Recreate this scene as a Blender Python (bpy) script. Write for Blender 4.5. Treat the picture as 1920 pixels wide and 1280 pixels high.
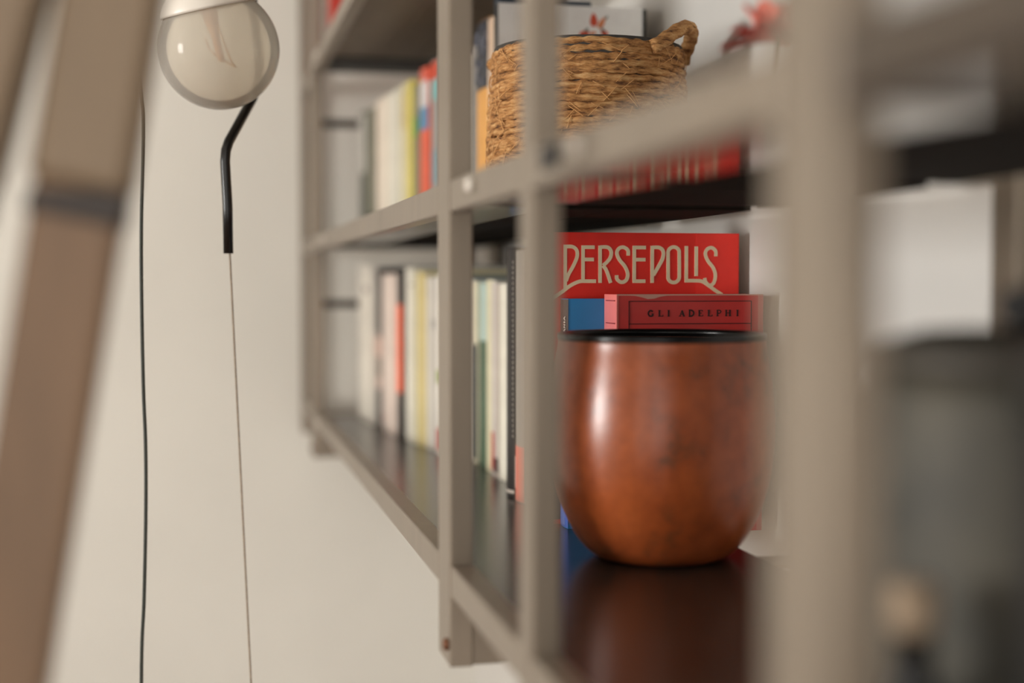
import bpy, bmesh, math, random
from mathutils import Vector, Matrix
random.seed(7)
for o in list(bpy.data.objects): bpy.data.objects.remove(o)
scn = bpy.context.scene
COL = scn.collection

# ------------------------------------------------------------ camera, world, light, exposure
# Y runs along the shelf, X towards the wall it hangs on, Z up; metres
cam_d = bpy.data.cameras.new('camera'); cam = bpy.data.objects.new('camera', cam_d); COL.objects.link(cam)
cam_d.sensor_width = 36.0; cam_d.lens = 50.0; cam_d.clip_start = 0.02
cam.location = (0, 0, 1.15)
cam.rotation_euler = (math.radians(90 - 2.362), 0, math.radians(-12.362))
cam_d.dof.use_dof = True; cam_d.dof.focus_distance = 1.185; cam_d.dof.aperture_fstop = 2.0
scn.camera = cam

w = bpy.data.worlds.new('world'); scn.world = w; w.use_nodes = True
w.node_tree.nodes['Background'].inputs['Color'].default_value = (1.0, 0.96, 0.90, 1)
w.node_tree.nodes['Background'].inputs['Strength'].default_value = 2.6

WX = 0.468      # wall behind the shelf
WY = 2.45       # end wall
LX, BY, CH = -2.3, -2.2, 2.7
WIN = (0.38, 0.98, 0.12, 2.30)   # window opening in the left wall: y0 y1 z0 z1
ld = bpy.data.lights.new('window_daylight', 'AREA'); lo = bpy.data.objects.new('window_daylight', ld); COL.objects.link(lo)
ld.shape = 'RECTANGLE'; ld.size = WIN[1]-WIN[0]; ld.size_y = WIN[3]-WIN[2]; ld.energy = 240; ld.color = (1.0, 0.985, 0.95)
lo.location = (LX-0.16, (WIN[0]+WIN[1])/2, (WIN[2]+WIN[3])/2)
lo.rotation_euler = Vector((1, 0, 0)).to_track_quat('-Z', 'Z').to_euler()

vs = scn.view_settings; vs.view_transform = 'Standard'; vs.look = 'None'; vs.gamma = 1.0; vs.use_curve_mapping = False
vs.exposure = 0.03

# ------------------------------------------------------------ materials
def s2l(c):
    return tuple(((x/255)/12.92 if x/255 <= .04045 else ((x/255+.055)/1.055)**2.4) for x in c)
def rgb(*c): return s2l(c) + (1,)
def mat(name, col, rough=.6, metal=0.0, noise=0.0, scale=20, bump=0.0, stretch=(1, 1, 1), col2=None, spec=.5, coat=0.0, pos=(.35, .65)):
    m = bpy.data.materials.new(name); m.use_nodes = True
    nt = m.node_tree; b = nt.nodes['Principled BSDF']
    b.inputs['Roughness'].default_value = rough; b.inputs['Metallic'].default_value = metal
    b.inputs['Specular IOR Level'].default_value = spec
    b.inputs['Coat Weight'].default_value = coat
    b.inputs['Base Color'].default_value = col
    if noise or bump or col2:
        tc = nt.nodes.new('ShaderNodeTexCoord'); mp = nt.nodes.new('ShaderNodeMapping'); mp.inputs['Scale'].default_value = stretch
        nz = nt.nodes.new('ShaderNodeTexNoise'); nz.inputs['Scale'].default_value = scale; nz.inputs['Detail'].default_value = 6
        nt.links.new(tc.outputs['Object'], mp.inputs[0]); nt.links.new(mp.outputs[0], nz.inputs['Vector'])
        if noise or col2:
            rp = nt.nodes.new('ShaderNodeValToRGB')
            if col2: c0, c1 = col, col2
            else:
                c0 = tuple(max(0, x*(1-noise)) for x in col[:3]) + (1,); c1 = tuple(min(1, x*(1+noise)) for x in col[:3]) + (1,)
            rp.color_ramp.elements[0].color = c0; rp.color_ramp.elements[1].color = c1
            rp.color_ramp.elements[0].position = pos[0]; rp.color_ramp.elements[1].position = pos[1]
            nt.links.new(nz.outputs['Fac'], rp.inputs[0]); nt.links.new(rp.outputs[0], b.inputs['Base Color'])
        if bump:
            bp = nt.nodes.new('ShaderNodeBump'); bp.inputs['Strength'].default_value = bump; bp.inputs['Distance'].default_value = .002
            nt.links.new(nz.outputs['Fac'], bp.inputs['Height']); nt.links.new(bp.outputs[0], b.inputs['Normal'])
    return m

M = {}
M['wall'] = mat('wall_paint', rgb(220, 217, 209), .85, noise=.015, scale=6, bump=.03)
M['wall2'] = mat('wall_paint_pale', rgb(218, 215, 210), .85, noise=.015, scale=6, bump=.03)
M['ceil'] = mat('ceiling_paint', rgb(225, 220, 212), .9, noise=.01, scale=5)
M['floor'] = mat('oak_floor', rgb(120, 84, 54), .45, noise=.25, scale=3, stretch=(8, 1, 1))
M['frame'] = mat('white_gloss', rgb(228, 226, 220), .35, noise=.02)
M['steel'] = mat('taupe_steel', rgb(137, 125, 111), .36, metal=.45, noise=.05, scale=60, stretch=(1, 1, .15))
M['tray'] = mat('tray_steel', rgb(44, 38, 34), .24, metal=.05, noise=.10, scale=25)
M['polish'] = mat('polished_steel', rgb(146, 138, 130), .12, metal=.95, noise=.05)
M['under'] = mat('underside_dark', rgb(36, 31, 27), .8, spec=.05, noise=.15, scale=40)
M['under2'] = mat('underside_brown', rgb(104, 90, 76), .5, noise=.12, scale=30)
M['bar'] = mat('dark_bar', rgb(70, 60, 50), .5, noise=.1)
M['cap'] = mat('pale_cap', rgb(215, 208, 198), .35, noise=.03)
M['rust'] = mat('rusty_bolt', rgb(105, 66, 42), .6, metal=.4, noise=.3, scale=300)
M['black'] = mat('black_metal', rgb(16, 15, 15), .28, metal=.2, noise=.2, scale=80)
M['blackm'] = mat('black_matte', rgb(22, 20, 19), .6, noise=.2, scale=80)
M['cable'] = mat('steel_cable', rgb(140, 125, 108), .5, noise=.2, scale=400)
M['cord'] = mat('dark_green_cord', rgb(38, 42, 34), .6, noise=.2, scale=300)
M['pages'] = mat('paper', rgb(222, 212, 192), .9, noise=.10, scale=30, stretch=(1, 40, 1))

def simple(c, rough=.5, noise=.06):
    k = 'c_%d_%d_%d_%d' % (*c, int(rough*100))
    if k not in M: M[k] = mat('cover_'+k, rgb(*c), rough, noise=noise, scale=35, bump=.04)
    return M[k]

# ------------------------------------------------------------ mesh helpers
class MB:
    def __init__(s): s.v = []; s.f = []
    def add(s, vs, fs):
        n = len(s.v); s.v += [tuple(p) for p in vs]; s.f += [tuple(i+n for i in q) for q in fs]; return s
    def box(s, x0, x1, y0, y1, z0, z1):
        return s.add([(x0,y0,z0),(x1,y0,z0),(x1,y1,z0),(x0,y1,z0),(x0,y0,z1),(x1,y0,z1),(x1,y1,z1),(x0,y1,z1)],
                     [(3,2,1,0),(4,5,6,7),(0,1,5,4),(1,2,6,5),(2,3,7,6),(3,0,4,7)])
    def lathe(s, prof, n=48, close=False, c=(0,0,0)):
        vs = []; fs = []; m = len(prof)
        for i in range(n):
            a = 2*math.pi*i/n
            for r, z in prof: vs.append((c[0]+r*math.cos(a), c[1]+r*math.sin(a), c[2]+z))
        for i in range(n):
            j = (i+1) % n
            for k in range(m if close else m-1):
                l = (k+1) % m
                fs.append((i*m+k, j*m+k, j*m+l, i*m+l))
        if not close:
            fs.append(tuple(i*m for i in range(n))[::-1]); fs.append(tuple(i*m+m-1 for i in range(n)))
        return s.add(vs, fs)
    def tube(s, pts, r, n=10, closed=False):
        pts = [Vector(p) for p in pts]; N = len(pts); vs = []; fs = []
        rr = r if isinstance(r, (list, tuple)) else [r]*N
        up = None
        for i, p in enumerate(pts):
            if closed: t = pts[(i+1) % N]-pts[i-1]
            else: t = pts[min(i+1, N-1)]-pts[max(i-1, 0)]
            t.normalize()
            if up is None: up = Vector((0,0,1)) if abs(t.z) < .9 else Vector((1,0,0))
            sd = t.cross(up).normalized(); up = sd.cross(t).normalized()
            for k in range(n):
                a = 2*math.pi*k/n; vs.append(p+(sd*math.cos(a)+up*math.sin(a))*rr[i])
        for i in range(N if closed else N-1):
            j = (i+1) % N
            for k in range(n):
                l = (k+1) % n; fs.append((i*n+k, i*n+l, j*n+l, j*n+k))
        if not closed:
            fs.append(tuple(range(n))[::-1]); fs.append(tuple((N-1)*n+k for k in range(n)))
        return s.add(vs, fs)
    def build(s, name, m, parent=None, smooth=False, bevel=0.0, loc=None, segs=2):
        me = bpy.data.meshes.new(name); me.from_pydata(s.v, [], s.f); 
        bm = bmesh.new(); bm.from_mesh(me)
        bmesh.ops.recalc_face_normals(bm, faces=bm.faces[:])
        if bevel: bmesh.ops.bevel(bm, geom=bm.edges[:], offset=bevel, segments=segs, profile=.5, affect='EDGES')
        bm.to_mesh(me); bm.free()
        me.materials.append(m)
        if smooth:
            for p in me.polygons: p.use_smooth = True
        o = bpy.data.objects.new(name, me); COL.objects.link(o)
        if parent: o.parent = parent
        if loc: o.location = loc
        return o
def box(name, m, parent, x0, x1, y0, y1, z0, z1, bevel=0.0):
    """box whose origin lies at its own base centre"""
    c = ((x0+x1)/2, (y0+y1)/2, z0)
    return MB().box(x0-c[0], x1-c[0], y0-c[1], y1-c[1], 0, z1-z0).build(name, m, parent, bevel=bevel, loc=c)
def empty(name, loc, label, cat, group=None):
    o = bpy.data.objects.new(name, None); COL.objects.link(o); o.location = loc; o.empty_display_size = .05
    return tag(o, label, cat, group)
def tag(o, label, cat, group=None):
    o['label'] = label; o['category'] = cat
    if group: o['group'] = group
    return o
def struct(o): o['kind'] = 'structure'; return o
def spline(pts, n=8):
    """Catmull-Rom through the points"""
    P = [Vector(p) for p in pts]; P = [2*P[0]-P[1]] + P + [2*P[-1]-P[-2]]; out = []
    for i in range(1, len(P)-2):
        for k in range(n):
            t = k/n; a, b, c, d = P[i-1:i+3]
            out.append(.5*((2*b)+(c-a)*t+(2*a-5*b+4*c-d)*t*t+(3*b-a-3*c+d)*t**3))
    out.append(P[-2]); return out
def ribbon(mb, pts, wd, t, closed=False):
    """flat stroke in the XZ plane, facing -Y, thickness t; pts are (x, z)"""
    P = [Vector((p[0], p[1])) for p in pts]; N = len(P); L = []; Rr = []
    for i, p in enumerate(P):
        if closed: a, b = P[i-1], P[(i+1) % N]
        else: a, b = P[max(i-1, 0)], P[min(i+1, N-1)]
        d0 = (p-a) if (p-a).length > 1e-9 else (b-p); d1 = (b-p) if (b-p).length > 1e-9 else d0
        d0 = d0.normalized(); d1 = d1.normalized(); d = d0+d1
        d = d.normalized() if d.length > 1e-6 else d1
        n = Vector((-d.y, d.x)); k = 1/max(.5, abs(n.dot(Vector((-d1.y, d1.x)))))
        L.append(p+n*wd/2*k); Rr.append(p-n*wd/2*k)
    vs = [(p.x, -t, p.y) for p in L]+[(p.x, -t, p.y) for p in Rr]+[(p.x, 0, p.y) for p in L]+[(p.x, 0, p.y) for p in Rr]
    fs = []
    for i in range(N if closed else N-1):
        j = (i+1) % N
        fs += [(i, j, N+j, N+i), (i, 2*N+i, 2*N+j, j), (N+i, N+j, 3*N+j, 3*N+i)]
    if not closed: fs += [(0, N, 3*N, 2*N), (N-1, 3*N-1, 4*N-1, 2*N-1)]
    mb.add(vs, fs)

# ------------------------------------------------------------ room shell
T = .14
struct(box('floor', M['floor'], None, LX-T, WX+T, BY-T, WY+T, -.1, 0))
struct(box('ceiling', M['ceil'], None, LX-T, WX+T, BY-T, WY+T, CH, CH+.1))
struct(box('wall_right', M['wall2'], None, WX, WX+T, BY-T, WY+T, 0, CH))
struct(box('wall_far', M['wall'], None, LX-T, WX, WY, WY+T, 0, CH))
y0, y1, z0, z1 = WIN
mb = MB(); mb.box(LX-T, LX, BY, y0, 0, CH); mb.box(LX-T, LX, y1, WY, 0, CH); mb.box(LX-T, LX, y0, y1, 0, z0); mb.box(LX-T, LX, y0, y1, z1, CH)
struct(mb.build('wall_left', M['wall']))
mb = MB(); fw = .05
mb.box(LX-.1, LX-.04, y0, y0+fw, z0, z1); mb.box(LX-.1, LX-.04, y1-fw, y1, z0, z1)
mb.box(LX-.1, LX-.04, y0+fw, y1-fw, z0, z0+fw); mb.box(LX-.1, LX-.04, y0+fw, y1-fw, z1-fw, z1)
win = struct(mb.build('window_1', M['frame']))
box('window_sill', M['frame'], win, LX-.04, LX+.05, y0-.04, y1+.04, z0-.03, z0, .004)
gm = bpy.data.materials.new('window_glass'); gm.use_nodes = True; nt = gm.node_tree
nt.nodes.remove(nt.nodes['Principled BSDF'])
tr = nt.nodes.new('ShaderNodeBsdfTransparent'); gl = nt.nodes.new('ShaderNodeBsdfGlossy'); gl.inputs['Roughness'].default_value = .02
mx = nt.nodes.new('ShaderNodeMixShader'); mx.inputs[0].default_value = .06
nt.links.new(tr.outputs[0], mx.inputs[1]); nt.links.new(gl.outputs[0], mx.inputs[2]); nt.links.new(mx.outputs[0], nt.nodes['Material Output'].inputs[0])
box('pane', gm, win, LX-.075, LX-.07, y0+fw, y1-fw, z0+fw, z1-fw)
struct(box('baseboard_right', M['frame'], None, WX-.012, WX, BY, WY-.012, 0, .08, .003))
struct(box('baseboard_far', M['frame'], None, LX, WX, WY-.012, WY, 0, .08, .003))

# ------------------------------------------------------------ the steel shelf
FX, FW = .1665, .0165      # outer face of the front posts, their width
TX = .406                  # rear edge of the trays
RX = .444                  # rear posts
TB, SP = .945, .2645       # lowest tray, spacing
TRAY = [TB+SP*i for i in range(4)]
PZ0, PZ1 = .884, 1.80
POSTS = [(.020, .068), (.3597, .4019), (.7150, .7410), (.960, 1.0082), (2.166, 2.217), (2.420, 2.440)]  # y0, y1
shelf = empty('bookshelf', (.3, 1.2, PZ0), 'taupe steel wall shelf with slim posts, rails and dark trays', 'shelf')
def sp(o): o.location = Vector(o.location)-Vector(shelf.location); o.parent = shelf; return o
for i, (a, b) in enumerate(POSTS):
    zb = PZ0 + (.012 if i == 5 else 0)
    p = sp(box('post', M['steel'], None, FX, FX+FW, a, b, zb, PZ1, .0012))
    sp(box('rear_post', M['steel'], None, RX, RX+.016, a, b, zb, PZ1, .0012))
    sp(box('cross_rail', M['steel'], None, FX+FW, RX, a+.004, b-.004, zb, zb+.032, .001))
    sp(box('cross_rail', M['steel'], None, FX+FW, RX, a+.004, b-.004, PZ1-.032, PZ1, .001))
    for z in (1.0, 1.6):
        sp(box('wall_spacer', M['steel'], None, RX+.016, WX, a+.012, b-.012, z, z+.02))
for (z0, z1) in ((1.3874, 1.3996), (1.1113, 1.1237)):     # end bars that stop the books
    sp(box('end_bar', M['bar'], None, FX+FW, RX, 2.195, 2.207, z0, z1, .001))
mb = MB().lathe([(.0, 0), (.0042, 0), (.005, .001), (.005, .0022), (.0035, .004), (0, .0045)], 16)
cap_me = mb.build('bolt_cap', M['cap'], smooth=True); capmesh = cap_me.data; bpy.data.objects.remove(cap_me)
def cap(y, z, m=None, s=1.0, x=FX):
    o = bpy.data.objects.new('bolt_cap', capmesh); COL.objects.link(o)
    o.rotation_euler = (0, -math.pi/2, 0); o.location = (x, y, z); o.scale = (s, s, s)
    if m:
        o.data = capmesh.copy(); o.data.materials[0] = m; o.name = 'bolt'
    return sp(o)
BAYS = [(POSTS[i][1], POSTS[i+1][0]) for i in range(5)]
for k, zt in enumerate(TRAY):
    sp(box('tray', M['tray'], None, FX+FW+.0004, TX, .02, 2.19, zt-.0025, zt, .0006))
    for j, (a, b) in enumerate(BAYS):
        if j == 4 and k < 4:   # the narrow end bay carries only the rail stubs
            sp(box('front_rail', M['steel'], None, FX+.003, FX+.012, a, b, zt-.011, zt+.010, .001)); continue
        g = .0015
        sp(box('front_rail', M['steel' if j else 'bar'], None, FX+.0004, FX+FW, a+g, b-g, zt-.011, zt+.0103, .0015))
        for (p, q) in ((.256, .3032), (.3054, TX)):
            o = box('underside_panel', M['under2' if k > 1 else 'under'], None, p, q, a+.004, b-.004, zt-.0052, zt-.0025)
            sp(o)
        if j == 3: sp(box('end_panel', M['blackm'], None, FX+FW+.002, TX, 2.03, 2.164, zt-.0075, zt-.0053))
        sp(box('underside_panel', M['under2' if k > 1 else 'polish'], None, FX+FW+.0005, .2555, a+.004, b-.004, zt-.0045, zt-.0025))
    for (a, b) in POSTS[:5]: sp(box('tray_bracket', M['steel'], None, TX, RX, a+.008, b-.008, zt-.004, zt-.001))
    for yy in ((.62, .8764, 1.96) if k == 1 else (2.06,)): cap(yy, zt+.0015)
cap(.9665, .899, M['rust'], .9); cap(2.176, .898, M['rust'], .9); cap(.3765, .898, M['rust'], .9)
for zt in TRAY[1:2]:
    sp(box('corner_bracket', M['blackm'], None, FX-.0012, FX+.0004, .655, .690, zt-.004, zt+.008, .0004))

# ------------------------------------------------------------ books
def book(label, u0, u1, v, dep, h, zb, col, bands=(), hard=True, rough=.45, group=None, bulge=None, cat='book', name='book', edge=None):
    """u0..u1 along the shelf (u0 nearer the camera end), spine at x=v facing the room"""
    th = u1-u0; t = .0022 if hard else .0008
    b = bulge if bulge is not None else (.004 if hard else .0012)
    root = empty(name, (v+dep/2, (u0+u1)/2, zb), label, cat, group)
    ox, oy = -dep/2, -th/2
    def prof(off, vend):
        pts = [(vend, -th/2-off)]
        n = 6
        for i in range(n+1):
            a = i/n; yy = (-th/2-off)+(th+2*off)*a
            pts.append((ox+b*(2*a-1)**2-off, yy))
        pts.append((vend, th/2+off)); return pts
    out = prof(0, dep/2)
    inn = [(x, y) for x, y in prof(-t, dep/2)]
    m = simple(col, rough)
    mb = MB(); n = len(out)
    vs = [(x, y, 0) for x, y in out]+[(x, y, 0) for x, y in inn]+[(x, y, h) for x, y in out]+[(x, y, h) for x, y in inn]
    fs = []
    for i in range(n-1):
        fs += [(i, i+1, n+i+1, n+i), (2*n+i, 3*n+i, 3*n+i+1, 2*n+i+1), (i, 2*n+i, 2*n+i+1, i+1), (n+i, n+i+1, 3*n+i+1, 3*n+i)]
    fs += [(0, n, 3*n, 2*n), (n-1, 2*n-1+2*n, 4*n-1, 2*n-1)] if False else [(0, n, 3*n, 2*n), (n-1, 3*n-1, 4*n-1, 2*n-1)]
    mb.add(vs, fs); mb.build('cover', m, root)
    ins = .003 if hard else .0004
    MB().box(ox+b+t, dep/2-ins, -th/2+t, th/2-t, ins if hard else .0002, h-ins).build('pages', M['pages'], root)
    for bd in bands:
        z0, z1, c = bd[:3]
        o2 = prof(.0003, 0)[1:-1]; i2 = prof(-.0002, 0)[1:-1]; k = len(o2)
        vs = [(x, y, z0) for x, y in o2]+[(x, y, z0) for x, y in i2]+[(x, y, z1) for x, y in o2]+[(x, y, z1) for x, y in i2]
        fs = []
        for i in range(k-1):
            fs += [(i, i+1, k+i+1, k+i), (2*k+i, 3*k+i, 3*k+i+1, 2*k+i+1), (i, 2*k+i, 2*k+i+1, i+1), (k+i, k+i+1, 3*k+i+1, 3*k+i)]
        fs += [(0, k, 3*k, 2*k), (k-1, 3*k-1, 4*k-1, 2*k-1)]
        MB().add(vs, fs).build('spine_band', simple(c, rough), root)
    return root
def face(name, root, dep, th, rects, m, t=.0003):
    """flat pieces on the cover that faces the near end; rects (x0,x1,z0,z1) measured from spine and foot"""
    mb = MB()
    for (x0, x1, z0, z1) in rects: mb.box(-dep/2+x0, -dep/2+x1, -th/2-t, -th/2, z0, z1)
    return mb.build(name, m, root)
def spine_strokes(root, name, dep, th, strokes, wd, m, z0, sc, yoff=0.0, bul=.0008):
    """small lettering running up the spine; strokes in (a,b): a along the spine, b across"""
    mb = MB()
    for st in strokes: ribbon(mb, [(p[0]*sc, p[1]*sc) for p in st], wd, .0003)
    vs = [(-dep/2+y-bul*0, -(z)+yoff, x+z0) for (x, y, z) in mb.v]
    o = MB(); o.v = vs; o.f = mb.f
    return o.build(name, m, root)

WHT, IVO, CRM = (226, 219, 208), (232, 226, 212), (228, 218, 190)
GB = 'books standing on the lowest tray'
Z0, Z1, Z2 = TRAY[0]+.0002, TRAY[1]+.0002, TRAY[2]+.0002
far = 'at the far end of the lowest tray'
def row(z, items, grp):
    """items: label, u_near, v, right edge, height, colour, bands, hard ; u_far follows from the previous book"""
    for it in items:
        lab, u1, u0, v, vr, h, c = it[:7]
        bands = it[7] if len(it) > 7 else (); hard = it[8] if len(it) > 8 else True
        book(lab, u0+.0004, u1-.0004, v, vr-v, h, z, c, bands, hard, group=grp)
row(Z0, [
 ('wide white book ending the low row by the end bars', 2.190, 2.138, .236, .436, .232, WHT),
 ('white book second from the end bars in the low row', 2.138, 2.092, .238, .436, .230, IVO, ((.19, .20, (150, 140, 130)),)),
 ('plain off-white book third from the end bars in the low row', 2.092, 2.046, .240, .440, .229, WHT, (), False),
 ('dark brown book with pale pink and grey spine patches', 2.046, 2.008, .247, .450, .226, (44, 34, 28), ((.10, .128, (205, 165, 150)), (.07, .10, (120, 105, 92)), (.055, .07, (190, 160, 148)))),
 ('pinkish white book just after the dark patched spine', 2.008, 1.968, .250, .452, .217, (228, 212, 200), ((.012, .02, (200, 170, 160)),)),
 ('slim pinkish white book in the middle of three pale ones', 1.968, 1.928, .250, .448, .216, (230, 214, 204), (), False),
 ('pale rose white book beside the black and orange spine', 1.928, 1.888, .251, .450, .217, (226, 208, 196)),
 ('black book with one long bright orange spine panel', 1.888, 1.856, .255, .452, .226, (34, 30, 28), ((.060, .176, (240, 96, 52)),)),
 ('cream white book right after the orange spine panel', 1.856, 1.823, .262, .452, .224, IVO),
 ('cream white paperback with a grey line near its head', 1.823, 1.790, .263, .450, .224, (226, 222, 206), ((.20, .204, (150, 145, 135)),), False),
 ('pale straw yellow book among the white spines', 1.790, 1.759, .268, .452, .219, (214, 196, 132)),
 ('white book next to the straw yellow spine', 1.759, 1.731, .274, .454, .213, (228, 222, 210), (), False),
 ('light grey white book with a thin grey spine strip', 1.731, 1.704, .276, .452, .211, (198, 192, 184), ((.15, .16, (165, 160, 155)),)),
 ('white book with a pink red block at the spine foot', 1.704, 1.676, .278, .454, .214, (230, 224, 214), ((.004, .030, (190, 110, 105)), (.085, .10, (160, 170, 110)))),
 ('ochre paperback half hidden by the post', 1.676, 1.648, .285, .452, .205, (196, 170, 120), (), False),
 ('grey blue book half hidden by the post', 1.648, 1.622, .290, .452, .214, (120, 132, 140)),
 ('white paperback with black head band near the post', 1.622, 1.600, .294, .452, .208, IVO, ((.18, .20, (40, 38, 36)),), False),
 ('cream book with a black lower spine beside the green one', 1.600, 1.586, .302, .452, .207, (216, 206, 178), ((.004, .135, (30, 32, 28)),)),
 ('green book with a pale aqua upper spine', 1.586, 1.541, .307, .454, .206, (64, 94, 72), ((.140, .205, (178, 200, 192)),)),
 ('cream yellow book after the green one', 1.541, 1.503, .306, .452, .208, (222, 214, 180)),
 ('greyish white book with a red foot on its spine', 1.503, 1.482, .305, .452, .206, (206, 198, 192), ((.004, .045, (180, 52, 48)),)),
 ('warm grey paperback between red-footed and white spines', 1.482, 1.460, .304, .450, .203, (200, 188, 178), ((.004, .02, (70, 60, 58)),), False),
 ('clean ivory book before the tall black spine', 1.460, 1.428, .304, .452, .204, (234, 228, 212)),
 ('tall light blue book rising behind the black spine', 1.428, 1.346, .307, .455, .240, (84, 126, 178)),
], GB)
book('tall black book with a smooth dark spine', 1.3160, 1.3455, .2870, .163, .2385, Z0, (34, 28, 27), ((.004, .007, (200, 190, 180)),), group=GB)
GT = 1.3160-1.2800
g = book('tall grey book with a salmon label at its spine foot', 1.2804, 1.3156, .2895, .160, .235, Z0, (150, 142, 133), ((.0005, .052, (226, 118, 98)),), group=GB)
# tiny lettering on the salmon label and a dotted line along the joint
def vtext(n, L, seed):
    r = random.Random(seed); out = []
    x = 0
    for i in range(n):
        k = r.choice('HINEL'); wdt = .6
        out += {'H': [[(x,0),(x,1)],[(x+.6,0),(x+.6,1)],[(x,.5),(x+.6,.5)]], 'I': [[(x+.3,0),(x+.3,1)]], 'N': [[(x,0),(x,1),(x+.6,0),(x+.6,1)]],
                'E': [[(x+.6,0),(x,0),(x,1),(x+.6,1)],[(x,.5),(x+.5,.5)]], 'L': [[(x,1),(x,0),(x+.6,0)]]}[k]
        x += L/n
    return out
mb = MB()
for i in range(34): mb.box(-.0805, -.0800, .0168, .0176, .058+i*.005, .0605+i*.005)
mb.build('dotted_line', simple((206, 198, 188)), g)
mb = MB(); mb.box(-.0806, -.0801, .004, .0052, .012, .042); mb.build('label_line', simple((240, 215, 205)), g)
row(Z0, [
 ('maroon book tucked behind the grey and salmon spine', 1.280, 1.250, .300, .452, .215, (92, 40, 40)),
 ('sand coloured paperback tucked behind the slim post', 1.250, 1.222, .298, .452, .205, (190, 172, 140), (), False),
 ('dark teal book leaning on the tall red book', 1.222, 1.1915, .299, .452, .200, (42, 74, 78)),
], GB)

# the red book with the big title
PU0, PU1, PV, PD, PH = 1.1665, 1.1905, .2870, .1705, .2475
pers = book('tall red book with large cream title lettering on its cover', PU0, PU1, PV, PD, PH, Z0, (238, 40, 27), ((.02, .14, (64, 50, 44)),), rough=.38, group=GB)
th = PU1-PU0
face('cover_panel', pers, PD, th, [(.0005, PD-.02, .004, .138)], simple((60, 46, 40)))
face('cover_lit_side', pers, PD, th, [(.131, PD-.001, .1385, PH-.001)], simple((250, 50, 36)), t=.00025)  # right side brighter: the light gradient is put into the cover colour
SX, SZ = .0001545, .000146
def PZ(pts): return [(-PD/2 + (PD-.0015) + (x-1620)*SX, PH + (48-y)*SZ) for x, y in pts]
def sm(pts, n=5): return [tuple(p)[:2] for p in spline([(x, y, 0) for x, y in pts], n)]
strokes = [
 [(621,120),(621,378)], sm([(621,131),(662,132),(686,152),(688,190),(668,240),(640,292),(626,330)]),
 [(722,124),(722,330)], [(712,134),(788,134)], [(722,205),(784,205)], sm([(545,432),(600,395),(650,357),(700,333),(740,331),(796,331)]),
 [(819,124),(819,341)], sm([(819,133),(862,134),(882,158),(878,192),(858,220),(836,240)]), sm([(836,240),(856,270),(880,341)]),
 sm([(980,182),(978,150),(952,133),(926,141),(915,168),(930,206),(962,246),(978,290),(968,326),(941,337),(917,320),(914,296)]),
 [(1015,124),(1015,341)], [(1006,134),(1082,134)], [(1015,205),(1080,205)], [(1006,331),(1080,331)],
 [(1119,124),(1119,341)], sm([(1119,133),(1160,134),(1182,155),(1180,195),(1158,240),(1126,296)]),
 [(1318,124),(1318,336)], sm([(1308,328),(1370,328),(1410,332),(1450,357),(1490,386),(1530,412)]),
 [(1376,126),(1376,301)],
 sm([(1491,184),(1489,152),(1466,133),(1440,142),(1429,170),(1444,210),(1476,252),(1489,296),(1480,340),(1456,356),(1432,336),(1426,312)]),
]
mbt = MB()
for i, s in enumerate(strokes): ribbon(mbt, PZ(s), .0031, .0002+i*.00002)
O = []
for i in range(24):
    a = 2*math.pi*i/24; cxx, r = 1244, 33
    yy = 163 if math.sin(a) > 0 else 306
    O.append((cxx+r*math.cos(a), yy-r*math.sin(a)))
ribbon(mbt, PZ(O), .0031, .0004, closed=True)
mbt.v = [(x, y-th/2, z) for x, y, z in mbt.v]
mbt.build('title_lettering', simple((240, 222, 186)), pers)

# the blue book with a dark grey spine
BU0, BU1, BV, BD, BH = 1.1404, 1.1655, .2966, .150, .1915
blu = book('bright blue book with dark grey spine beside the pink paperback', BU0, BU1, BV, BD, BH, Z0, (40, 136, 200), ((.060, .1912, (72, 58, 52)), (.0005, .060, (70, 104, 190))), hard=False, group=GB)
mb = MB()
for st in [[(0,0),(0,1),(.5,.3),(1,1),(1,0)], [(1.5,0),(2,1),(2.5,0)], [(1.7,.4),(2.3,.4)], [(3,0),(3,1),(3.8,0),(3.8,1)], [(4.5,0),(4.5,1)], [(5.1,0),(5.6,1),(6.1,0)], [(5.3,.4),(5.9,.4)]]:
    ribbon(mb, [(p[0]*.0029, p[1]*.0042) for p in st], .0009, .0006)
o = MB(); o.v = [(-BD/2+y-.0002, -.0085+z, .1590+x) for (x, y, z) in mb.v]; o.f = mb.f
o.build('spine_lettering', simple((225, 215, 205)), blu)
mb = MB(); [mb.box(-BD/2-.0005, -BD/2+.0006, -.006+i*.004, -.0052+i*.004, .002, .056) for i in range(3)]
mb.build('spine_lines', simple((140, 165, 225)), blu)

# the pink-red paperback with its framed series name
AU0, AU1, AV, AD, AH = 1.1010, 1.1396, .3276, .1256, .1955
adl = book('pink red paperback with a framed series name behind the copper pot', AU0, AU1, AV, AD, AH, Z0, (208, 58, 54), ((.0003, AH-.0002, (236, 128, 122)),), hard=False, rough=.35, group=GB)
th = AU1-AU0
dk = simple((70, 12, 14)); lw = .0007
face('cover_frame', adl, AD, th, [(.010, .1155, AH-.0060, AH-.0060+lw), (.010, .010+lw, .012, AH-.0060), (.1155-lw, .1155, .012, AH-.0060), (.010, .1155, AH-.0243, AH-.0243+lw), (.010, .1155, .012, .012+lw)], dk)
face('cover_edge', adl, AD, th, [(AD-.0045, AD, .0005, AH-.0006)], simple((206, 108, 98)), t=.0002)
face('cover_edge', adl, AD, th, [(.0, .0016, .0005, AH-.0006)], simple((206, 108, 98)), t=.0002)
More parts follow.
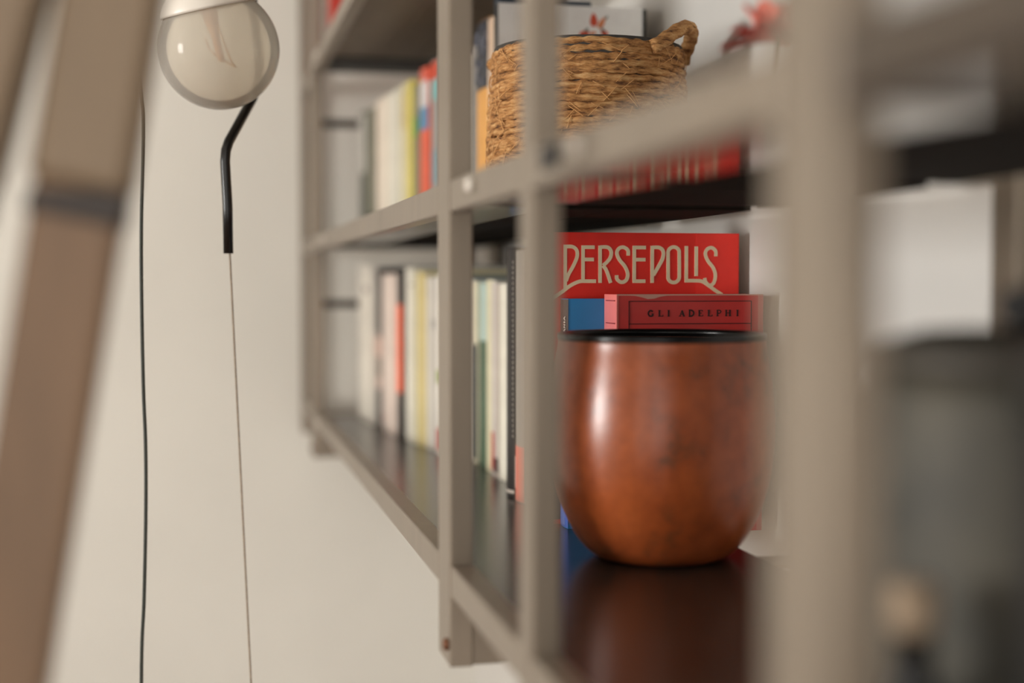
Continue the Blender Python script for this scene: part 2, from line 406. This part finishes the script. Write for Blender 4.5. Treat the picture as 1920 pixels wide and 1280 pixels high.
# chipped, whitish top edge
mb = MB()
for i in range(24):
    x0 = i/24*AD; x1 = (i+1)/24*AD; hh = lambda q: .0010+.0030*math.exp(-((q-.028)/.008)**2)
    mb.add([(-AD/2+x0, -th/2-.0004, AH-hh(x0)), (-AD/2+x1, -th/2-.0004, AH-hh(x1)), (-AD/2+x1, -th/2-.0004, AH), (-AD/2+x0, -th/2-.0004, AH),
            (-AD/2+x0, -th/2, AH-hh(x0)), (-AD/2+x1, -th/2, AH-hh(x1)), (-AD/2+x1, -th/2, AH), (-AD/2+x0, -th/2, AH)],
           [(0,1,2,3),(0,4,5,1),(3,2,6,7)])
mb.build('worn_edge', simple((214, 160, 142)), adl)
# serif capitals, thick stems and thin joins: (stroke, weight)
TKs, THn = .0013, .0006
def serif(x, z): return ([(x-.18, z), (x+.18, z)], THn)
GL = {
 'G': [(sm([(.85,.78),(.6,.98),(.3,.9),(.12,.5),(.3,.1),(.6,.02),(.85,.15)], 4), TKs), ([(.85,.0),(.85,.42)], TKs), ([(.65,.42),(1,.42)], THn)],
 'L': [([(.25,0),(.25,1)], TKs), ([(.05,1),(.45,1)], THn), ([(.05,0),(.85,0)], THn), ([(.85,0),(.85,.25)], THn)],
 'I': [([(.3,0),(.3,1)], TKs), serif(.3,0), serif(.3,1)],
 'A': [([(.15,0),(.5,1)], THn), ([(.5,1),(.85,0)], TKs), ([(.25,.35),(.72,.35)], THn), serif(.15,0), serif(.85,0)],
 'D': [([(.2,0),(.2,1)], TKs), (sm([(.05,1),(.5,1),(.85,.75),(.85,.25),(.5,0),(.05,0)], 4), TKs)],
 'E': [([(.2,0),(.2,1)], TKs), ([(.05,1),(.75,1)], THn), ([(.2,.5),(.6,.5)], THn), ([(.05,0),(.8,0)], THn), ([(.8,0),(.8,.22)], THn), ([(.75,1),(.75,.8)], THn)],
 'P': [([(.2,0),(.2,1)], TKs), (sm([(.05,1),(.55,1),(.8,.75),(.55,.48),(.2,.48)], 4), THn*1.3), serif(.2,0)],
 'H': [([(.2,0),(.2,1)], TKs), ([(.85,0),(.85,1)], TKs), ([(.2,.52),(.85,.52)], THn), serif(.2,0), serif(.2,1), serif(.85,0), serif(.85,1)],
}
nst = 0; mb = MB(); pxs = .1256/275/5.647          # metres per zoomed pixel of the measured cover
for ch, px in zip('GLIADELPHI', [470, 578, 672, 800, 900, 1003, 1100, 1197, 1290, 1405]):
    x0 = (px-148)*pxs*1.0
    for st, wd in GL[ch]:
        nst += 1; ribbon(mb, [(-AD/2+x0+p[0]*.0050, AH-.0178+p[1]*.0047) for p in st], wd, .0002+(nst % 7)*.00002)
mb.v = [(x, y-th/2, z) for x, y, z in mb.v]
mb.build('series_lettering', simple((52, 10, 12)), adl)
mb = MB()
for z in (AH-.0056, AH-.0240): mb.box(-AD/2-.0007, -AD/2+.0006, -.014, .010, z, z+.0008)
mb.lathe([(0, 0), (.0016, 0), (.0016, .0004), (0, .0004)], 10, c=(0, 0, 0)) if False else None
mb.build('spine_rule', simple((140, 40, 44)), adl)
ribbon_mb = MB(); ribbon(ribbon_mb, sm([(0, .9), (.5, .7), (0, .45), (-.5, .2), (0, 0)]), .0009, .0004)

# middle tray
GM = 'books standing on the middle tray'
row(Z1, [
 ('mottled grey book with a whitish head beside the end bar', 2.190, 2.120, .238, .436, .196, (96, 98, 88), ((.105, .19, (196, 192, 184)),)),
 ('slim grey green book with a black foot', 2.120, 2.062, .243, .440, .194, (126, 124, 108), ((.0, .04, (40, 40, 34)),)),
 ('white book with a peach edge on the middle tray', 2.062, 1.990, .248, .450, .198, (230, 216, 200)),
 ('ivory white book beside the white peach one', 1.990, 1.930, .251, .452, .197, (228, 220, 204)),
 ('chalk white book before the straw coloured spine', 1.930, 1.872, .255, .450, .197, (224, 220, 206), (), False),
 ('cream and straw coloured book beside the yellow one', 1.872, 1.846, .260, .452, .199, (216, 206, 170), ((.14, .19, (206, 190, 140)),)),
 ('mustard yellow book on the middle tray', 1.846, 1.816, .264, .452, .200, (204, 188, 82)),
 ('olive grey book with a green spine block', 1.816, 1.799, .268, .452, .192, (132, 130, 108), ((.125, .150, (78, 142, 78)),)),
 ('orange red book with blue and white blocks at its head', 1.799, 1.741, .272, .454, .206, (226, 96, 66), ((.130, .158, (84, 138, 178)), (.158, .190, (216, 208, 208)), (.190, .204, (214, 92, 70)))),
 ('grey book with red head and teal blocks', 1.741, 1.689, .277, .454, .208, (150, 146, 142), ((.185, .206, (200, 66, 34)), (.160, .185, (120, 178, 178)), (.060, .10, (122, 146, 154)))),
 ('brown maroon book beside the grey and teal one', 1.689, 1.660, .282, .452, .196, (96, 62, 52)),
 ('navy book hidden behind the post on the middle tray', 1.660, 1.630, .290, .452, .210, (36, 48, 78)),
 ('white paperback hidden behind the post on the middle tray', 1.630, 1.602, .294, .452, .200, IVO, (), False),
], GM)
orr = book('thick orange book with a dark patterned head', 1.4955, 1.5700, .300, .152, .2235, Z1, (226, 162, 78), ((.150, .223, (38, 42, 52)),), group=GM)
r = random.Random(3); mb = MB()
for i in range(26):
    y = r.uniform(-.034, .034); z = r.uniform(.156, .215); s = r.uniform(.002, .005)
    mb.box(-.0772, -.0740, y-s, y+s, z-s*.7, z+s*.7)
mb.build('head_pattern', simple((110, 112, 124)), orr)
row(Z1, [('narrow grey book before the thick orange one', 1.602, 1.571, .300, .452, .205, (140, 134, 128)),
 ('beige pink book with a white label at its foot', 1.4950, 1.4460, .298, .452, .216, (222, 194, 168), ((.002, .032, (232, 228, 222)),)),
 ('dark blue book standing taller than the white picture cover', 1.4460, 1.4220, .296, .395, .2285, (34, 54, 72)),
 ('black book just wider than the white picture cover', 1.4220, 1.4140, .294, .452, .2215, (26, 24, 22), (), False),
], GM)
WD, WH = .1515, .2195
wb = book('white book with orange floral picture on its cover behind the basket', 1.4005, 1.4135, .2916, WD, WH, Z1, (250, 248, 246), ((.0005, WH-.0005, (44, 46, 50)),), hard=False, group=GM)
def petals(name, col, lst):
    mb = MB(); t = .0004
    for (x, z, a, L, W) in lst:
        pts = []
        for i in range(17):
            q = 2*math.pi*i/16
            lx = math.cos(q)*L/2; lz = math.sin(q)*W/2*(1-.35*math.cos(q))
            pts.append((x+lx*math.cos(a)-lz*math.sin(a), z+lx*math.sin(a)+lz*math.cos(a)))
        pts = pts[:16]
        n = 16; vs = [(p[0]-WD/2, -.0065-t, p[1]) for p in pts]+[(p[0]-WD/2, -.0065, p[1]) for p in pts]
        mb.add(vs, [tuple(range(n))]+[(i, (i+1) % n, n+(i+1) % n, n+i) for i in range(n)])
    return mb.build(name, simple(col), wb)
petals('picture_petals', (216, 78, 44), [(.1000, WH-.0135, 1.62, .0135, .0075), (.0905, WH-.0290, .5, .011, .009), (.1110, WH-.0265, 2.4, .009, .006)])
petals('picture_petals', (226, 140, 92), [(.1085, WH-.0160, 1.05, .013, .0055), (.0995, WH-.0270, .2, .007, .004)])
petals('picture_leaves', (120, 126, 112), [(.0925, WH-.0240, .8, .006, .003), (.1095, WH-.0235, 2.2, .006, .003), (.1135, WH-.0105, 1.0, .005, .002)])
# upper tray
row(Z2, [
 ('bright red book on the upper tray by the end wall', 2.190, 2.120, .192, .436, .20, (190, 40, 24)),
 ('dark brown book on the upper tray beside the red one', 2.120, 2.060, .240, .450, .19, (70, 52, 42)),
], 'books standing on the upper tray')

# ------------------------------------------------------------ copper pot
PC = (.3365, 1.0135, Z0)
pot = empty('copper_pot', PC, 'round copper brown pot with dark rim standing before the books', 'pot')
prof = [(.000, .0), (.040, .0), (.0475, .0012), (.055, .006), (.0635, .016), (.0720, .032), (.0785, .052), (.0822, .074), (.0835, .098), (.0822, .122), (.0795, .142), (.0772, .156), (.0765, .1635)]
out = [tuple(p)[:2] for p in spline([(a, b, 0) for a, b in prof[1:]], 4)]
inner = [(max(r-.0035, 0), max(z, .004)) for r, z in reversed(out)]
pm = mat('aged_copper', rgb(158, 84, 44), .30, metal=.0, spec=.55)
nt = pm.node_tree; b = nt.nodes['Principled BSDF']
tc = nt.nodes.new('ShaderNodeTexCoord')
n1 = nt.nodes.new('ShaderNodeTexNoise'); n1.inputs['Scale'].default_value = 26; n1.inputs['Detail'].default_value = 8; n1.inputs['Roughness'].default_value = .65
n2 = nt.nodes.new('ShaderNodeTexNoise'); n2.inputs['Scale'].default_value = 120; n2.inputs['Detail'].default_value = 5
r1 = nt.nodes.new('ShaderNodeValToRGB'); e = r1.color_ramp.elements
e[0].position = .30; e[0].color = rgb(96, 58, 34); e[1].position = .70; e[1].color = rgb(170, 86, 42)
q = e.new(.45); q.color = rgb(150, 72, 34)
m2 = nt.nodes.new('ShaderNodeMixRGB'); m2.blend_type = 'MULTIPLY'; m2.inputs[0].default_value = .3
r2 = nt.nodes.new('ShaderNodeValToRGB'); r2.color_ramp.elements[0].position = .3; r2.color_ramp.elements[0].color = (.45, .42, .4, 1); r2.color_ramp.elements[1].position = .6
for n_ in (n1, n2): nt.links.new(tc.outputs['Object'], n_.inputs['Vector'])
nt.links.new(n1.outputs['Fac'], r1.inputs[0]); nt.links.new(n2.outputs['Fac'], r2.inputs[0])
nt.links.new(r1.outputs[0], m2.inputs[1]); nt.links.new(r2.outputs[0], m2.inputs[2]); nt.links.new(m2.outputs[0], b.inputs['Base Color'])
bp = nt.nodes.new('ShaderNodeBump'); bp.inputs['Strength'].default_value = .06; bp.inputs['Distance'].default_value = .002
nt.links.new(n2.outputs['Fac'], bp.inputs['Height']); nt.links.new(bp.outputs[0], b.inputs['Normal'])
MB().lathe([(0, 0)]+out+inner+[(0, .004)], 96).build('body', pm, pot, smooth=True)
MB().lathe([(.0728, .1625), (.0768, .1625), (.0772, .1645), (.0770, .1672), (.0752, .1682), (.0730, .1672)], 96, close=True).build('rim', M['black'], pot, smooth=True)
MB().lathe([(0, .006), (.040, .006), (.068, .03), (.0785, .098), (.0728, .162), (.0722, .162), (.0780, .098), (.0672, .0305), (.04, .0066), (0, .0066)], 64).build('lining', M['blackm'], pot, smooth=True)

# ------------------------------------------------------------ jute basket
BC = (.3400, 1.235, Z1); BR, BHt = .0865, .1425
bk = empty('rope_basket', BC, 'round coiled jute basket with rope handles and grey lining', 'basket')
jm = mat('jute', rgb(196, 148, 92), .85)
nt = jm.node_tree; b = nt.nodes['Principled BSDF']
tc = nt.nodes.new('ShaderNodeTexCoord'); 
n1 = nt.nodes.new('ShaderNodeTexNoise'); n1.inputs['Scale'].default_value = 55; n1.inputs['Detail'].default_value = 8; n1.inputs['Roughness'].default_value = .75
mp = nt.nodes.new('ShaderNodeMapping'); mp.inputs['Scale'].default_value = (1, 1, 5)
r1 = nt.nodes.new('ShaderNodeValToRGB'); e = r1.color_ramp.elements
e[0].position = .36; e[0].color = rgb(92, 54, 26); e[1].position = .66; e[1].color = rgb(222, 182, 128); q = e.new(.5); q.color = rgb(188, 134, 78)
nt.links.new(tc.outputs['Object'], mp.inputs[0]); nt.links.new(mp.outputs[0], n1.inputs['Vector']); nt.links.new(n1.outputs['Fac'], r1.inputs[0]); nt.links.new(r1.outputs[0], b.inputs['Base Color'])
bp = nt.nodes.new('ShaderNodeBump'); bp.inputs['Strength'].default_value = .8; bp.inputs['Distance'].default_value = .0015
nt.links.new(n1.outputs['Fac'], bp.inputs['Height']); nt.links.new(bp.outputs[0], b.inputs['Normal'])
NC = 24; ch = BHt/NC
rr = random.Random(11)
HA = [-35, 118]          # handle directions (deg): right-near side and opposite
for i in range(NC):
    z = ch*(i+.5)+.0026; R0 = BR*(.955+.045*math.sin(math.pi*min(1, (i+3)/NC)))
    pts = []; rad = []; n = 150; ph = rr.random()*6.28; ph2 = rr.random()*6.28
    for k in range(n):
        a = 2*math.pi*k/n
        wob = .0007*math.sin(3*a+ph)+.0005*math.sin(7*a+ph2)
        pts.append(((R0+.0007*math.sin(5*a+ph2))*math.cos(a), (R0+.0007*math.sin(5*a+ph2))*math.sin(a), z+wob))
        rad.append(ch*.60*(1+.16*math.sin(38*a+ph)+.10*rr.uniform(-1, 1)))
    MB().tube(pts, rad, 8, closed=True).build('coil', jm, bk, smooth=True)
MB().lathe([(0, .0), (BR*.95, .0), (BR*.95, .003), (0, .003)], 48).build('base', jm, bk)
for hd in HA:
    pts = []
    for i in range(25):
        s = i/24; da = math.radians(hd)+(s-.5)*math.radians(66)
        hh = BHt-.004+.0225*max(0, math.sin(math.pi*s))**.55
        if s < .5 and hd < 0: hh = BHt-.004+.0225*math.sin(math.pi*s)**1.2 if s < .5 else hh
        if hd > 0: hh = BHt-.004+.010*math.sin(math.pi*s)
        Rr = BR+.002+.004*math.sin(math.pi*s)
        pts.append((Rr*math.cos(da), Rr*math.sin(da), hh))
    MB().tube(pts, [.0062*(1+.1*math.sin(i*2.1)) for i in range(25)], 10).build('handle', jm, bk, smooth=True)
lm = mat('grey_lining', rgb(74, 70, 66), .8, noise=.1, scale=60, bump=.1)
pr = []
MB().lathe([(BR-.006, .004), (BR-.0025, BHt+.0048), (BR-.0036, BHt+.0048), (BR-.0072, .004)], 72, close=True).build('lining', lm, bk, smooth=True)
# loose stitching fibres on the outside
mb = MB()
for i in range(420):
    a = rr.uniform(0, 2*math.pi); z = rr.uniform(.006, BHt-.004); L = rr.uniform(.006, .018); sl = rr.choice((-1, 1))*rr.uniform(.3, 1.3)
    P = []
    for k in range(4):
        s = k/3-.5; aa = a+s*L*math.cos(sl)/BR; zz = min(BHt, max(.003, z+s*L*math.sin(sl)))
        q = BR*(.955+.045*math.sin(math.pi*min(1, (zz/ch+2.5)/NC)))+ch*.60+.0006+.0006*math.cos(math.pi*s*1.0)
        P.append((q*math.cos(aa), q*math.sin(aa), zz))
    mb.tube(P, .00035, 4)
fo = mb.build('loose_fibres', mat('straw_fibre', rgb(206, 156, 100), .8, noise=.2, scale=80), bk); fo['kind'] = 'stuff'

# ------------------------------------------------------------ cable lamp
LU = 1.30
lamp = empty('cable_lamp', (.03, LU, 0), 'black tube lamp with milky globe bulb on a taut cable', 'lamp')
def lp(o): o.location = Vector(o.location)-Vector(lamp.location); o.parent = lamp; return o
path = [(.0250, LU, 1.1762), (.0246, LU, 1.22), (.0228, LU, 1.258), (.0236, LU, 1.268), (.0262, LU+.004, 1.276), (.0495, LU+.055, 1.322), (.056, LU+.072, 1.340), (.0565, LU+.075, 1.356), (.052, LU+.075, 1.40), (.048, LU+.075, 1.46), (.040, LU+.055, 1.52), (.017, LU+.004, 1.575), (.0145, LU, 1.585), (.013, LU, 1.68)]
lp(MB().tube(path, .0045, 14).build('tube', M['black'], None, smooth=True))
def cablex(z): return .0262+(1.1762-z)*.0408
lp(MB().tube([(cablex(0.004), LU, .004), (cablex(1.178), LU, 1.178)], .0009, 8).build('cable', M['cable'], None))
lp(MB().tube([(.0135, LU, 1.678), (-.004, LU, CH-.003)], .0009, 8).build('cable', M['cable'], None))
lp(MB().lathe([(0, 0), (.035, 0), (.035, .012), (.008, .03), (0, .03)], 24).build('floor_weight', M['black'], None, loc=(cablex(.0), LU, 0)))
lp(MB().lathe([(0, 0), (.022, 0), (.022, .012), (0, .012)], 24).build('ceiling_plate', M['black'], None, loc=(-.004, LU, CH-.012)))
gc = Vector((.0180, LU, 1.3575)); GR = .0535
ax = Vector((-.24, -.14, .96)).normalized()
rot = ax.to_track_quat('Z', 'Y').to_euler()
bm_ = bpy.data.materials.new('milky_glass'); bm_.use_nodes = True; nt = bm_.node_tree; nt.nodes.remove(nt.nodes['Principled BSDF'])
d_ = nt.nodes.new('ShaderNodeBsdfTranslucent'); d_.inputs[0].default_value = rgb(244, 240, 230)
df = nt.nodes.new('ShaderNodeBsdfDiffuse'); df.inputs[0].default_value = rgb(236, 230, 220)
tp = nt.nodes.new('ShaderNodeBsdfTransparent'); tp.inputs[0].default_value = rgb(250, 246, 236)
gy = nt.nodes.new('ShaderNodeBsdfGlossy'); gy.inputs['Roughness'].default_value = .04
fr = nt.nodes.new('ShaderNodeFresnel'); fr.inputs[0].default_value = 1.18
a1 = nt.nodes.new('ShaderNodeMixShader'); a1.inputs[0].default_value = .5
a2 = nt.nodes.new('ShaderNodeMixShader'); a2.inputs[0].default_value = .42
a3 = nt.nodes.new('ShaderNodeMixShader')
L_ = nt.links.new
L_(d_.outputs[0], a1.inputs[1]); L_(df.outputs[0], a1.inputs[2]); L_(a1.outputs[0], a2.inputs[1]); L_(tp.outputs[0], a2.inputs[2])
L_(fr.outputs[0], a3.inputs[0]); L_(a2.outputs[0], a3.inputs[1]); L_(gy.outputs[0], a3.inputs[2]); L_(a3.outputs[0], nt.nodes['Material Output'].inputs[0])
prof = []
for i in range(40):
    a = -math.pi/2+math.pi*i/40*0.90
    prof.append((GR*math.cos(a) if i else 0.0001, GR*math.sin(a)))
prof += [(.0145, GR+.004), (.0145, GR+.010)]
bulb = lp(MB().lathe(prof, 64).build('bulb', bm_, None, smooth=True, loc=gc)); bulb.rotation_euler = rot
def sub(o): o.parent = bulb; return o
sub(MB().lathe([(.0410, .0350), (.0430, .0345), (.0432, .0370), (.0400, .0440), (.0320, .0530), (.0215, .0600), (.0195, .066), (.0195, .10), (.0001, .10), (.0001, .098), (.018, .098), (.018, .064), (.030, .0515), (.038, .043)], 40, close=True).build('socket', M['cap'], None, smooth=True))
sub(MB().lathe([(0, -.012), (.003, -.010), (.0035, .01), (.007, .03), (.011, .052), (0, .052)], 20).build('filament_stem', mat('warm_stem', rgb(200, 150, 104), .4, noise=.1), None, smooth=True))
sub(MB().tube(spline([(.008, 0, .02), (.010, .003, -.01), (.004, .010, -.018), (-.006, .008, -.012), (-.010, -.002, .0), (-.003, -.009, .012)], 6), .0008, 6).build('filament', mat('warm_filament', rgb(200, 150, 90), .4, noise=.1), None, smooth=True))
top = gc+ax*.10
cp = [top, top+ax*.03, (-.052, LU-.01, 1.475), (-.058, LU, 1.40), (-.050, LU, 1.32), (-.0479, LU, 1.286), (-.0502, LU, 1.20), (-.0506, LU, 1.1359), (-.0500, LU, 1.06), (-.0486, LU, 1.0079), (-.0489, LU, .95), (-.0512, LU, .87), (-.0544, LU, .7926), (-.056, LU, .55), (-.05, LU, .2), (-.06, LU, .02), (-.10, LU+.02, .004), (-.20, LU+.10, .004)]
lp(MB().tube(spline(cp, 8), .0017, 8).build('power_cord', M['cord'], None, smooth=True))

# ------------------------------------------------------------ foreground: slanted wooden easel legs
wm = mat('brown_wood', rgb(116, 90, 66), .5, noise=.10, scale=14, stretch=(6, 6, .6))
wl = mat('pale_sleeve', rgb(118, 99, 77), .4, metal=.2, noise=.05, scale=14, stretch=(6, 6, .6))
ea = empty('easel', (-.28, .63, 0), 'slanted brown wooden easel legs with pale upper sleeves, close and out of focus', 'easel')
def ep(o): o.location = Vector(o.location)-Vector(ea.location); o.parent = ea; return o
def leg(dx, y, sl):
    # centre line in x as a function of height
    f = lambda z: -.0355+dx+(z-1.2685)*sl
    def prism(z0, z1, hw, hd, name, m, cut=0.0, bev=.004):
        mb = MB()
        a, b = f(z0), f(z1)
        mb.add([(a-hw, y-hd, z0+cut), (a+hw, y-hd, z0-cut), (a+hw, y+hd, z0-cut), (a-hw, y+hd, z0+cut), (b-hw, y-hd, z1), (b+hw, y-hd, z1), (b+hw, y+hd, z1), (b-hw, y+hd, z1)],
               [(3,2,1,0),(4,5,6,7),(0,1,5,4),(1,2,6,5),(2,3,7,6),(3,0,4,7)])
        return ep(mb.build(name, m, None, bevel=bev, segs=3))
    prism(0.002, 1.30, .0192, .015, 'leg', wm)
    prism(1.189, 1.52, .0210, .018, 'sleeve', wl, cut=.004, bev=.006)
    prism(1.176, 1.189, .0200, .0165, 'sleeve_shade', simple((40, 29, 22)), cut=.004, bev=.002)  # dark ring, the shade below the sleeve given as colour
leg(0, .63, .166); leg(-.0475, .63, .26)
mb = MB().box(-.335, -.175, .622, .638, .30, .34); ep(mb.build('brace', wm, None, bevel=.003))
mb = MB().box(-.10, .02, .622, .638, 1.45, 1.49); ep(mb.build('brace', wm, None, bevel=.003))

# ------------------------------------------------------------ near objects on the lowest tray
vm = mat('mottled_glaze', rgb(44, 44, 39), .65, col2=rgb(84, 79, 68), scale=18, pos=(.3, .7), bump=.05)
jar = empty('stoneware_jar', (.3165, .50, Z0), 'mottled grey green stoneware jar with dark lid, close to the lens', 'jar')
jp = [(0, 0), (.050, 0), (.056, .004), (.060, .03), (.0625, .08), (.0625, .13), (.060, .160), (.056, .170), (.0, .170)]
MB().lathe(jp, 64).build('body', vm, jar, smooth=True)
MB().lathe([(0, .1702), (.057, .1702), (.059, .174), (.057, .181), (.04, .186), (.0, .188)], 64).build('lid', mat('dark_lid', rgb(58, 53, 45), .6, noise=.2), jar, smooth=True)
MB().lathe([(0, .188), (.008, .188), (.012, .194), (.010, .202), (0, .204)], 24).build('knob', M['blackm'], jar, smooth=True)
mb = MB()
bt = empty('cork_bottle', (.2430, .452, Z0), 'small black bottle with beige cork standing by the jar', 'bottle')
MB().lathe([(0, 0), (.013, 0), (.015, .003), (.015, .050), (.012, .060), (.007, .068), (.007, .082), (.0, .082)], 32).build('glass', M['black'], bt, smooth=True)
MB().lathe([(0, .0822), (.0068, .0822), (.0085, .086), (.0085, .098), (.007, .100), (0, .1005)], 24).build('cork', mat('cork', rgb(150, 130, 108), .8, noise=.2, scale=120), bt, smooth=True)

cn = empty('black_canister', (.290, .397, Z0), 'tall matte black canister close beside the stoneware jar', 'canister')
MB().lathe([(0, 0), (.032, 0), (.034, .002), (.034, .160), (.032, .163), (0, .163)], 48).build('body', M['blackm'], cn, smooth=True)
MB().lathe([(0, .1632), (.0335, .1632), (.0345, .166), (.0345, .186), (.032, .189), (0, .189)], 48).build('lid', M['black'], cn, smooth=True)
# red bloom in a bud vase on the middle tray
fv = empty('red_flower_vase', (.3290, .79, Z1), 'red dried flower in a small dark bud vase on the middle tray', 'flower')
MB().lathe([(0, 0), (.012, 0), (.015, .006), (.015, .022), (.007, .036), (.006, .046), (.0, .046)], 32).build('vase', M['blackm'], fv, smooth=True)
MB().tube(spline([(0, 0, .044), (.001, .002, .06), (.002, 0, .084)], 6), .0012, 8).build('stem', simple((96, 84, 52)), fv)
rm = simple((226, 58, 46)); rm2 = simple((232, 110, 92))
rr = random.Random(5)
for k in range(16):
    a = k*2.4; el = .15+.075*k; L = .036-.0012*k
    d = Vector((math.cos(a)*math.cos(el), math.sin(a)*math.cos(el), math.sin(el)*1.1)); s_ = Vector((-math.sin(a), math.cos(a), 0)); n_ = d.cross(s_)
    mb = MB(); vs = []
    for i in range(6):
        t = i/5; wdt = .0110*math.sin(math.pi*(.12+.80*t)); c = Vector((.002, 0, .084))+d*(L*t)+Vector((0, 0, -.012*t*t*(1 if k < 8 else 0)))
        for q in (-1, 0, 1): vs.append(c+s_*wdt*q+n_*(-.0015*abs(q)))
    fs = []
    for i in range(5):
        for q in range(2): fs.append((i*3+q, i*3+q+1, i*3+q+4, i*3+q+3))
    mb.add(vs, fs); vs2 = [Vector(p)+n_*.0008 for p in vs]; mb.add(vs2, [f[::-1] for f in fs])
    mb.build('petal', rm if k % 3 else rm2, fv, smooth=True)
